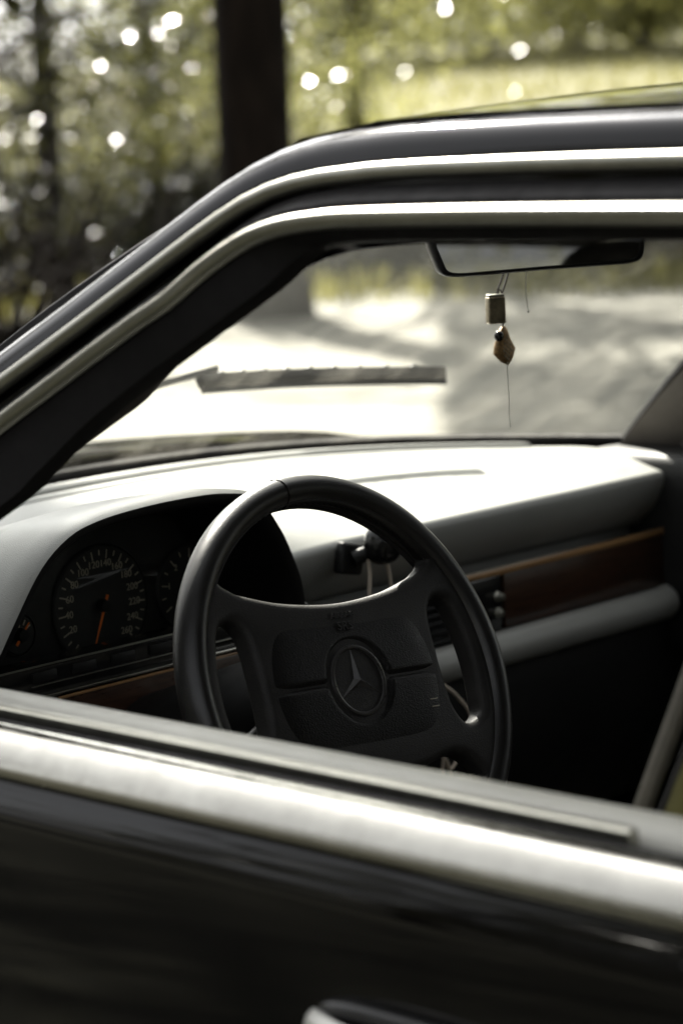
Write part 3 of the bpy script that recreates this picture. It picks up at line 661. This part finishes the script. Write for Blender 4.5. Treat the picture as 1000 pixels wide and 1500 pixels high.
# ---- wiper on the outside of the glass
def ws_out(s, t): return ws_point(s, t, .012)
def bar(path, w, h):
    rows = []
    for i, p in enumerate(path):
        t = (path[min(i+1, len(path)-1)]-path[max(i-1, 0)]).normalized(); n_ = Vector((0, .5, .86)); b = t.cross(n_).normalized(); n_ = b.cross(t)
        rows.append([p+b*w+n_*0, p+b*w+n_*h, p-b*w+n_*h, p-b*w+n_*0])
    return grid(rows, close_u=True, cap=True)
WIPER_S, WIPER_T = (.152, .68), (.178, .155)
wp = [ws_out(WIPER_S[0]+(WIPER_S[1]-WIPER_S[0])*k/20, WIPER_T[0]+(WIPER_T[1]-WIPER_T[0])*k/20) for k in range(21)]
wiper = mesh('wiper_blade', *bar(wp, .0065, .013), 'rubber', car)
mesh('rubber_lip', *bar([p+Vector((0, -.002, -.008)) for p in wp], .003, .012), 'rubber', wiper)
for k in range(9): mesh('blade_claw', *box(wp[2*k+2]+Vector((0, .004, .012)), (.010, .009, .009), .002), 'plastic', wiper)
mesh('arm_pivot', *lathe([(0, .02), (.012, .018), (.016, .0)], ws_out(-.36, .02), (0, .5, .86), 16), 'plastic', wiper)
mesh('wiper_arm', *bar([ws_out(-.35, .03)+Vector((0, .004, .012)), ws_out(-.12, .115)+Vector((0, .005, .014)), ws_out(.20, .178)+Vector((0, .005, .016))], .0045, .006), 'plastic', wiper)

# ---- interior mirror
MC = Vector((0.003, .061, 1.229)); ML = Vector((.95, -.30, 0)).normalized(); MN = Vector((-.30, -.95, .03)).normalized(); MV = ML.cross(MN).normalized()
if MV.z < 0: MV = -MV
def mir_outline(sc_u, sc_v, n=48):
    out = []
    for k in range(n):
        a = 2*math.pi*k/n; c, s = math.cos(a), math.sin(a); u = math.copysign(abs(c)**.24, c); v_ = math.copysign(abs(s)**.22, s)
        w = (.132 if v_ > 0 else .128)+.006*v_; out.append((u*w*sc_u, v_*.033*sc_v+(.004*abs(u)**3*-.5)))
    return out
def mir_loft(levels): return grid([[MC+ML*u+MV*v_+MN*h for u, v_ in mir_outline(a, b)] for a, b, h in levels], close_u=True)
mirr = mesh('interior_mirror', *mir_loft([(.5, .4, -.032), (.80, .78, -.028), (.97, .95, -.014), (1.0, 1.0, -.002), (1.0, 1.0, .004), (.985, .965, .0065), (.965, .89, .006), (.960, .875, .002), (.955, .87, -.004)]), 'plastic', car)
go = mir_outline(.962, .88); mesh('mirror_glass', [MC+ML*u+MV*v_+MN*.0035 for u, v_ in go]+[MC+ML*u+MV*v_+MN*.0005 for u, v_ in go], [tuple(range(48)), tuple(range(48, 96))], 'mirror', mirr, smooth=False)
mesh('mirror_stalk', *tube([MC-MN*.025, MC-MN*.03+Vector((0, .01, .04)), Vector((0, .02, 1.35))], [.008, .007, .012], 10), 'plastic', mirr)

# ---- seats
def seat(xc_, tagname):
    rot = Matrix.Rotation(rad(24), 3, 'X'); up = Vector((0, -math.sin(rad(24)), math.cos(rad(24)))); fw = Vector((0, math.cos(rad(24)), math.sin(rad(24))))
    base = Vector((xc_, -.372, .49)); 
    c = base+up*.30-fw*.045
    def dish(p): return (p.x*(1-.10*max(0, p.z/.33)**2), p.y+(.025*(abs(p.x)/.25)**3 if p.y > 0 else 0), p.z)
    s = mesh(tagname, *superbox((xc_, -.22, .44), (.25, .26, .09), .35), 'seat', car)
    mesh('backrest', *superbox(c, (.245, .060, .33), .35, 32, 22, rot, dish), 'seat', s)
    for q in (-1, 1):
        mesh('side_panel', *superbox(c+Vector((q*.247, 0, 0))-fw*.012, (.014, .062, .30), .5, 20, 14, rot), 'seat_side', s)
        mesh('piping', *tube([c+Vector((q*.245, 0, 0))+fw*.070+up*z for z in np.linspace(-.30, .27, 20)], .007, 8), 'piping', s)
    mesh('headrest', *superbox(c+up*.44, (.13, .045, .075), .5, 24, 16, rot), 'seat', s)
    for q in (-1, 1): mesh('headrest_post', *tube([c+up*.30+Vector((q*.05, 0, 0)), c+up*.40+Vector((q*.05, 0, 0))], .006, 8), 'chrome_dull', s)
seat(-.37, 'driver_seat'); seat(.37, 'passenger_seat')
rs = mesh('rear_seat', *superbox((0, -1.25, .46), (.64, .26, .10), .3), 'seat', car)
mesh('backrest', *superbox((0, -1.52, .72), (.64, .09, .26), .3, rot=Matrix.Rotation(rad(22), 3, 'X')), 'seat', rs)
# belt strap beside the driver's seat
bp_ = [(-.665, -.735, 1.16), (-.675, -.70, 1.0), (-.69, -.68, .86), (-.70, -.67, .70), (-.70, -.66, .45)]
rows = [[Vector(p)+Vector((0, d_, 0))+Vector((o_, 0, 0)) for d_, o_ in ((-.023, 0), (.023, 0), (.023, .0015), (-.023, .0015))] for p in resample(bp_, 16)]
mesh('seat_belt', *grid(rows, close_u=True, cap=True), 'piping', car)

# ================================================================== SMALL THINGS
ch = empty('hanging_charm', (0.004, .115, 1.20)); tag(ch, 'metal block and brown woven diamond charm hanging below the interior mirror', 'charm')
def L3(x, z, y=0): return (x-.004, y, z-1.20)
CX = Vector((.80, -.60, 0))
mesh('hook_wire', *tube([L3(.010, 1.200), L3(.001, 1.184), L3(-.0045, 1.176), L3(-.003, 1.1705), L3(.002, 1.171), L3(.006, 1.178), L3(.016, 1.196)], .0010, 6), 'wire', ch)
mesh('ring', *tube([Vector(L3(-.001, 1.172))+Vector((math.cos(a)*.004, .001, math.sin(a)*.004)) for a in np.linspace(0, 2*math.pi, 16)], .0009, 6), 'wire', ch)
rz = Matrix.Rotation(rad(-28), 3, 'Z')
mesh('metal_block', *box(L3(-.009, 1.1555), (.019, .012, .028), .002, 3, rz), 'brass', ch)
mesh('block_cap', *box(L3(-.009, 1.1705), (.017, .010, .003), .001, 2, rz), 'chrome_dull', ch)
mesh('link_wire', *tube([L3(.0, 1.170), L3(.004, 1.158), L3(.003, 1.145), L3(.001, 1.136), L3(.004, 1.132)], .0009, 6), 'wire', ch)
dm = [(-.001, 1.137), (.004, 1.138), (.0085, 1.125), (.0145, 1.1135), (.011, 1.103), (.006, 1.0965), (-.002, 1.101), (-.0095, 1.109), (-.0085, 1.117), (-.005, 1.127)]
cxx, czz = sum(p[0] for p in dm)/len(dm), sum(p[1] for p in dm)/len(dm)
rows = [[Vector(L3(cxx+(x-cxx)*k*1.35, czz+(z-czz)*k, h)) for x, z in dm] for k, h in ((.02, -.0050), (.6, -.0046), (.9, -.003), (1, 0), (.9, .003), (.6, .0046), (.02, .0050))]
dmd = mesh('woven_diamond', *grid(rows, close_u=True), 'woven', ch, sharp=60)
kn = []
for i in range(5):
    for j in range(7):
        u, w_ = (i-2)*.0036, (j-3)*.0042; x = cxx+.001+u*.75+w_*.25; z = czz-.004+w_*.9-u*.55
        if abs(x-cxx)/.0105+abs(z-czz+.003)/.019 < .85: kn.append(superbox(L3(x, z, -.0042), (.0014, .0012, .0014), .8, 8, 6))
mesh('woven_knots', *join(*kn), 'brass', dmd)
mesh('bead', *superbox(L3(-.0088, 1.1285, -.003), (.0048, .0048, .0055), .9, 14, 10), 'bead', ch)
mesh('thread', *tube([L3(.006, 1.097), L3(.0065, 1.085), L3(.0075, 1.065), L3(.0065, 1.045), L3(.008, 1.031)], .00045, 5), 'thread', ch)
th = mesh('loose_thread', *tube([(0, 0, 0), (.0015, .001, -.014), (-.001, 0, -.028), (.002, 0, -.046)], .0004, 5), 'thread', loc=(.036, .110, 1.197))
tag(th, 'thin pale thread hanging from the mirror right of the charm', 'thread')
bd = mesh('thread_bead', *superbox((.002, 0, -.047), (.0011, .0011, .0011), 1, 8, 6), 'bead', th)
# phone holder on the dash
ph = empty('phone_holder', (.0, .35, .87)); tag(ph, 'small black ball joint phone holder clipped to the dash behind the wheel', 'phone holder')
def PL(x, y, z): return (x-.0, y-.35, z-.87)
mesh('clip_plate', *box(PL(.002, .352, .873), (.036, .014, .036), .004, 3, Matrix.Rotation(rad(12), 3, 'Y')), 'plastic', ph)
mesh('holder_arm', *tube([PL(.002, .345, .873), PL(.014, .335, .879), PL(.024, .326, .889)], [.010, .0085, .010], 12), 'plastic', ph)
mesh('ball_joint', *superbox(PL(.026, .322, .888), (.0225, .018, .0230), .8, 22, 16), 'gloss_plastic', ph)
mesh('clamp_screw', *lathe([(0, .006), (.005, .0055), (.006, 0)], PL(.032, .304, .894), (0, -1, .2), 14), 'gloss_plastic', ph)
cb = empty('charging_cable', (.02, .33, .86)); tag(cb, 'thin beige cable hanging in a loop under the phone holder', 'cable')
def CL(x, y, z): return (x-.02, y-.33, z-.86)
mesh('cable_strand', *tube([Vector(CL(*p)) for p in [tuple(q) for q in resample([(.010, .332, .885), (.011, .330, .86), (.014, .326, .80), (.10, .318, .72), (.128, .312, .695), (.145, .305, .66), (.10, .300, .615), (.088, .300, .632), (.082, .300, .58)], 60)]], .0021, 8), 'cable', cb)
mesh('cable_strand', *tube([Vector(CL(*p)) for p in [tuple(q) for q in resample([(.036, .332, .880), (.041, .330, .86), (.043, .327, .82), (.038, .325, .76), (.05, .32, .66), (.088, .300, .632), (.102, .300, .59)], 50)]], .0021, 8), 'cable', cb)

# ================================================================== TREES
ORD = ['leftmost', 'second from left', 'third from left', 'fourth from left', 'fifth from left', 'sixth from left', 'seventh from left', 'eighth from left', 'ninth from left', 'tenth from left']
def leaf_cloud(P, size, rng, tilt=1.0):
    n = len(P); nrm = rng.normal(size=(n, 3)); nrm[:, 2] += 1.0*tilt; nrm /= np.linalg.norm(nrm, axis=1)[:, None]
    a = np.cross(nrm, rng.normal(size=(n, 3))); a /= np.linalg.norm(a, axis=1)[:, None]; b = np.cross(nrm, a)
    s = size*rng.uniform(.6, 1.3, n)[:, None]; V = np.empty((n, 4, 3)); V[:, 0] = P-a*s; V[:, 1] = P+b*s*.45+nrm*s*.15; V[:, 2] = P+a*s; V[:, 3] = P-b*s*.45+nrm*s*.15
    return V.reshape(-1, 3)
def leaf_mesh(name, V, mat, parent):
    n = len(V)//4; me = bpy.data.meshes.new(name); me.vertices.add(n*4); me.vertices.foreach_set('co', V.astype(np.float32).ravel())
    me.loops.add(n*4); me.loops.foreach_set('vertex_index', np.arange(n*4, dtype=np.int32)); me.polygons.add(n); me.polygons.foreach_set('loop_start', np.arange(0, n*4, 4, dtype=np.int32))
    me.update(calc_edges=True); me.materials.append(M[mat]); o = bpy.data.objects.new(name, me); COL.objects.link(o); o.parent = parent; return o
def polar(az, r):
    x, y = CAM_POS.x+r*math.sin(rad(az)), CAM_POS.y+r*math.cos(rad(az)); return x, y, float(ground_z(np.array(x), np.array(y)))
GAPS = []       # holes cut in the crowns to sun the dash and wheel, as discs (x, y, radius) on the dash plane seen along the sun
def keep_light(P):
    S = np.array(SUN); t = (P[:, 2]-.92)/S[2]; q = P[:, :2]-S[None, :2]*t[:, None]; k = np.ones(len(P), bool)
    for x, y, rx, ry in GAPS: k &= ((q[:, 0]-x)/rx)**2+((q[:, 1]-y)/ry)**2 > 1
    t = P[:, 2]/S[2]; q = P[:, :2]-S[None, :2]*t[:, None]-np.array([CAM_POS.x, CAM_POS.y]); az = np.degrees(np.arctan2(q[:, 0], q[:, 1])); r = np.hypot(q[:, 0], q[:, 1])
    k &= ~((az > 30) & (az < 48.6) & (r > 5.5) & (r < 21.5))          # leaves cut away so the sun fills the clearing
    return k
def tree(name, label, az, r, h, tr, cr, cz0, n_cl, n_leaf, size, mat, seed, group=None, cl_r=.55, cat='tree', flat=1., dense=()):
    rng = np.random.default_rng(seed); x, y, z = polar(az, r); root = empty(name, (x, y, z)); tag(root, label, cat, group)
    trunk = []; lean = rng.normal(size=2)*.03*h; pts = [Vector((lean[0]*t*t+.05*math.sin(5*t), lean[1]*t*t+.05*math.cos(4*t), h*.92*t-.1)) for t in np.linspace(0, 1, 12)]
    trunk.append(tube(pts, [tr*(1.35 if k == 0 else 1+.06*math.sin(3.1*k+seed))*(1-.85*k/11) for k in range(12)], 12))
    cl = []
    for k in range(n_cl):
        u = rng.normal(size=3); u /= np.linalg.norm(u); rr_ = rng.uniform(.35, 1)**.5; c = np.array([u[0]*cr*rr_, u[1]*cr*rr_, (cz0+h)/2+u[2]*(h-cz0)/2*rr_*flat]); cl.append(c)
        if k % 2 == 0:
            p0 = pts[min(11, max(2, int(11*(c[2]*.8)/h)))]; c_ = Vector(c); mid = p0.lerp(c_, .5)+Vector((0, 0, .12*cr)); trunk.append(tube([p0, mid, c_], [tr*.32, tr*.2, tr*.06], 6))
    mesh('trunk', *join(*trunk), 'bark', root, sharp=None)
    cl = np.array(cl); idx = rng.integers(0, n_cl, n_leaf); P = cl[idx]+rng.normal(size=(n_leaf, 3))*np.array([cl_r, cl_r, cl_r*.7]); P = P[P[:, 2] > .05]
    for c, rad_, n_ in dense:
        P = np.vstack([P, np.array(c)-np.array([x, y, z])+rng.normal(size=(n_, 3))*rad_])
        mesh('limb', *tube([pts[8], Vector(c)-Vector((x, y, z))], [tr*.3, .02], 6), 'bark', root, sharp=None)
    k = keep_light(P+np.array([x, y, z])); leaf_mesh('crown', leaf_cloud(P[k], size, rng), mat, root); return root
def bush(label, az, r, h, w, n_leaf, size, mat, seed, group):
    rng = np.random.default_rng(seed); x, y, z = polar(az, r); root = empty('bush', (x, y, z)); tag(root, label, 'bush', group)
    st = []; cl = []
    for k in range(14):
        a = rng.uniform(0, 2*math.pi); q = rng.uniform(.1, 1)**.6; c = Vector((math.cos(a)*w*q, math.sin(a)*w*q, h*rng.uniform(.25, .95)*(1-.35*q))); cl.append(c); st.append(tube([(0, 0, -.05), c*.5+Vector((0, 0, .1)), c], [.03, .02, .006], 5))
    mesh('stems', *join(*st), 'bark', root, sharp=None); cl = np.array([tuple(c) for c in cl]); idx = rng.integers(0, 14, n_leaf)
    P = cl[idx]+rng.normal(size=(n_leaf, 3))*np.array([w*.28, w*.28, h*.16]); P = P[P[:, 2] > .03]; k = keep_light(P+np.array([x, y, z])); leaf_mesh('foliage', leaf_cloud(P[k], size, rng), mat, root)
GAPS += [(.42, .62, .54, .42), (-.37, -.06, .30, .26)]
# the dark trunk that stands above the A-pillar
tree('broadleaf_tree', 'thick dark tree trunk rising behind the front roof pillar', 44.45, 19, 15, .34, 5.4, 5.5, 70, 22000, .1, 'leaf', 1, None, .45)
tree('added_shade_tree', 'leafy tree added behind the dark trunk so that its crown shades the track', 44.7, 27, 14, .2, 5.4, 5.0, 60, 20000, .1, 'leaf', 2, None, .5)  # added tree: trunk kept out of sight, crown shades the ground ahead
# wood on the left
G1 = 'trees of the shaded wood'
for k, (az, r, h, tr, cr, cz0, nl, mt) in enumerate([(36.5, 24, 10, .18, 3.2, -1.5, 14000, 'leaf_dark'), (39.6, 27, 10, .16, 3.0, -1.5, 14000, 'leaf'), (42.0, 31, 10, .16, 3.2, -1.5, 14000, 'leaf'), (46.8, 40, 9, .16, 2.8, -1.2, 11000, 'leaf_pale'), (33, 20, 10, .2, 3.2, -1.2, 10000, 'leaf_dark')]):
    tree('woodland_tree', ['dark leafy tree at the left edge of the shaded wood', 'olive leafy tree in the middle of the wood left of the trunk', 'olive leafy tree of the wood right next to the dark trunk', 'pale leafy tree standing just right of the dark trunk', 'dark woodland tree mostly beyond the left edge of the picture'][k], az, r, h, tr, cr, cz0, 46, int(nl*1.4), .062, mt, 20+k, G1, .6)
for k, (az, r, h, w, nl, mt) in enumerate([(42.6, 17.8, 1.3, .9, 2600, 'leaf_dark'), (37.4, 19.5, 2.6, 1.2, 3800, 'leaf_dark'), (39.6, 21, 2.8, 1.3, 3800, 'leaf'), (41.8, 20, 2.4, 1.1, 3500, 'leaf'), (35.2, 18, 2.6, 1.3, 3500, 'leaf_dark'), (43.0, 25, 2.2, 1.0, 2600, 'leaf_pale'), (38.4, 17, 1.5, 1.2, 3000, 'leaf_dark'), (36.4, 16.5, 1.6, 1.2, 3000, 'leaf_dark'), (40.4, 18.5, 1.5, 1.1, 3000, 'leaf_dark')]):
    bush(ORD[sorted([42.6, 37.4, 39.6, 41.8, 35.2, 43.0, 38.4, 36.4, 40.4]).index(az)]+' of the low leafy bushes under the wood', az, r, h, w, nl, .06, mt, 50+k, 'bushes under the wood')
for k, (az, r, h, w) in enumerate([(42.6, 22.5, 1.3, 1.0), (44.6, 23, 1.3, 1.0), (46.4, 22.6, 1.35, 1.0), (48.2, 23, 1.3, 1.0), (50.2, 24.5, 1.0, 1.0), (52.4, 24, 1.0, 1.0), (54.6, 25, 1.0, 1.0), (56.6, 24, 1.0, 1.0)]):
    bush(ORD[k]+' of the low dark bushes added in place of shade, seen through the windshield', az, r, h, w*1.2, 5200, .06, 'leaf_dark', 230+k, 'bushes seen through the windshield')  # dark foliage added where only shade lies beyond the clearing
# far wood behind the sunlit meadow
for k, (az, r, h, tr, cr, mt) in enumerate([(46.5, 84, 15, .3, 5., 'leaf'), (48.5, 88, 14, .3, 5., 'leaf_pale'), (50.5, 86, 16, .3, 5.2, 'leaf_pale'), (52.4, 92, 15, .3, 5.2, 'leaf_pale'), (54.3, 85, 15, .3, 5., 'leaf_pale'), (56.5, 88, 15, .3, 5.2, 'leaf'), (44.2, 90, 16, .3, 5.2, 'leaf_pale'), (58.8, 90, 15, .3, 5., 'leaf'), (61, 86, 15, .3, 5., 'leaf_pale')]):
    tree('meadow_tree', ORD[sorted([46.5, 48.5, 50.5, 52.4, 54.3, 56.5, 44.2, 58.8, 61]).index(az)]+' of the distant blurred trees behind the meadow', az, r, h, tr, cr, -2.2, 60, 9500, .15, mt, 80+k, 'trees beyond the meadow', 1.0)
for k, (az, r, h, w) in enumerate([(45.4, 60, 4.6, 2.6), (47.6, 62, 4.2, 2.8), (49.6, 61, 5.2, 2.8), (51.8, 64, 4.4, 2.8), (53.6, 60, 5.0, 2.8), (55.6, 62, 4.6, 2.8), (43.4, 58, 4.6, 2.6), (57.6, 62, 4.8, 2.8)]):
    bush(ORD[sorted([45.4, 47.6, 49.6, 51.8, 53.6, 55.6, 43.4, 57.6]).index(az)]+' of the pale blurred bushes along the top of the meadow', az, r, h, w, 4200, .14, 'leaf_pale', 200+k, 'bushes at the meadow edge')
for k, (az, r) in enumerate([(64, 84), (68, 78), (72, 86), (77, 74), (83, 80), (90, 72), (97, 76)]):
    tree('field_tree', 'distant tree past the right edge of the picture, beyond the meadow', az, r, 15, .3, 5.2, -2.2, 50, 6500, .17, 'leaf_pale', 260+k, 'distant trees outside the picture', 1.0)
# shade trees over the track to the right of the car
for k, (az, r, h, cr, nl) in enumerate([(58.0, 24, 12, 4.6, 12000), (63, 17, 11, 4.0, 9000), (72, 20, 12, 4., 7000)]):
    tree('shade_tree', ORD[k]+' of the leafy trees shading the track right of the car', az, r, h, .24, cr, 5.6, 42, nl, .09, 'leaf', 120+k, 'trees shading the track', .7)
tree('unseen_shade_tree', 'unseen tall tree ahead of the car, with clumps added to shade the instrument hood', 20, 13.5, 14, .26, 3.6, 4.5, 46, 9000, .09, 'leaf', 140, None, .7, dense=[(tuple(Vector((-.46, .66, .93))+SUN*15.2), .24, 2600), (tuple(Vector((-.72, .85, .93))+SUN*14.6), .26, 1800)])  # out of view; dense clumps added on the sun line as a shade
# trees added out of view on the near side, to be mirrored in the paint
for k, (az, r, h, cr) in enumerate([(-75, 15, 10, 3.6), (-105, 18, 8, 3.8), (-135, 16, 7.5, 3.4), (-160, 18, 8, 3.6), (170, 19, 8, 3.8), (-64, 11, 8, 2.6), (-53, 10, 7.5, 2.4), (-41, 9, 6, 2.0), (-16, 17, 9, 3.4), (8, 26, 11, 3.8)]):
    tree('roadside_tree', 'leafy tree added out of view on the near side, for its reflection in the paint', az, r, h, .14 if az == -41 else .2, cr, -.6 if az != -41 else .2, 40 if az != -41 else 20, 9000 if az != -41 else 2000, .11, 'leaf_dark', 150+k, 'trees on the near side', .7 if az != -41 else .3)
# meadow grass
def meadow_grass():
    rng = np.random.default_rng(5); n = 60000; az = rng.uniform(rad(36), rad(110), n); r = rng.uniform(20, 62, n)*(1-.25*rng.uniform(0, 1, n)*(az > rad(90))); x = CAM_POS.x+r*np.sin(az); y = CAM_POS.y+r*np.cos(az); z = ground_z(x, y)
    h = rng.uniform(.10, .30, n); a = rng.uniform(0, 2*math.pi, n); w = .02; dx, dy = np.cos(a)*w, np.sin(a)*w; lx, ly = rng.normal(size=n)*.07, rng.normal(size=n)*.07
    V = np.empty((n, 4, 3)); V[:, 0] = np.stack([x-dx, y-dy, z-.02], 1); V[:, 1] = np.stack([x+dx, y+dy, z-.02], 1); V[:, 2] = np.stack([x+dx*.2+lx, y+dy*.2+ly, z+h], 1); V[:, 3] = np.stack([x-dx*.2+lx, y-dy*.2+ly, z+h], 1)
    o = leaf_mesh('meadow_grass', V.reshape(-1, 3), 'grass', None); tag(o, 'dry yellow green grass covering the sunlit meadow', 'grass', kind='stuff')
meadow_grass()
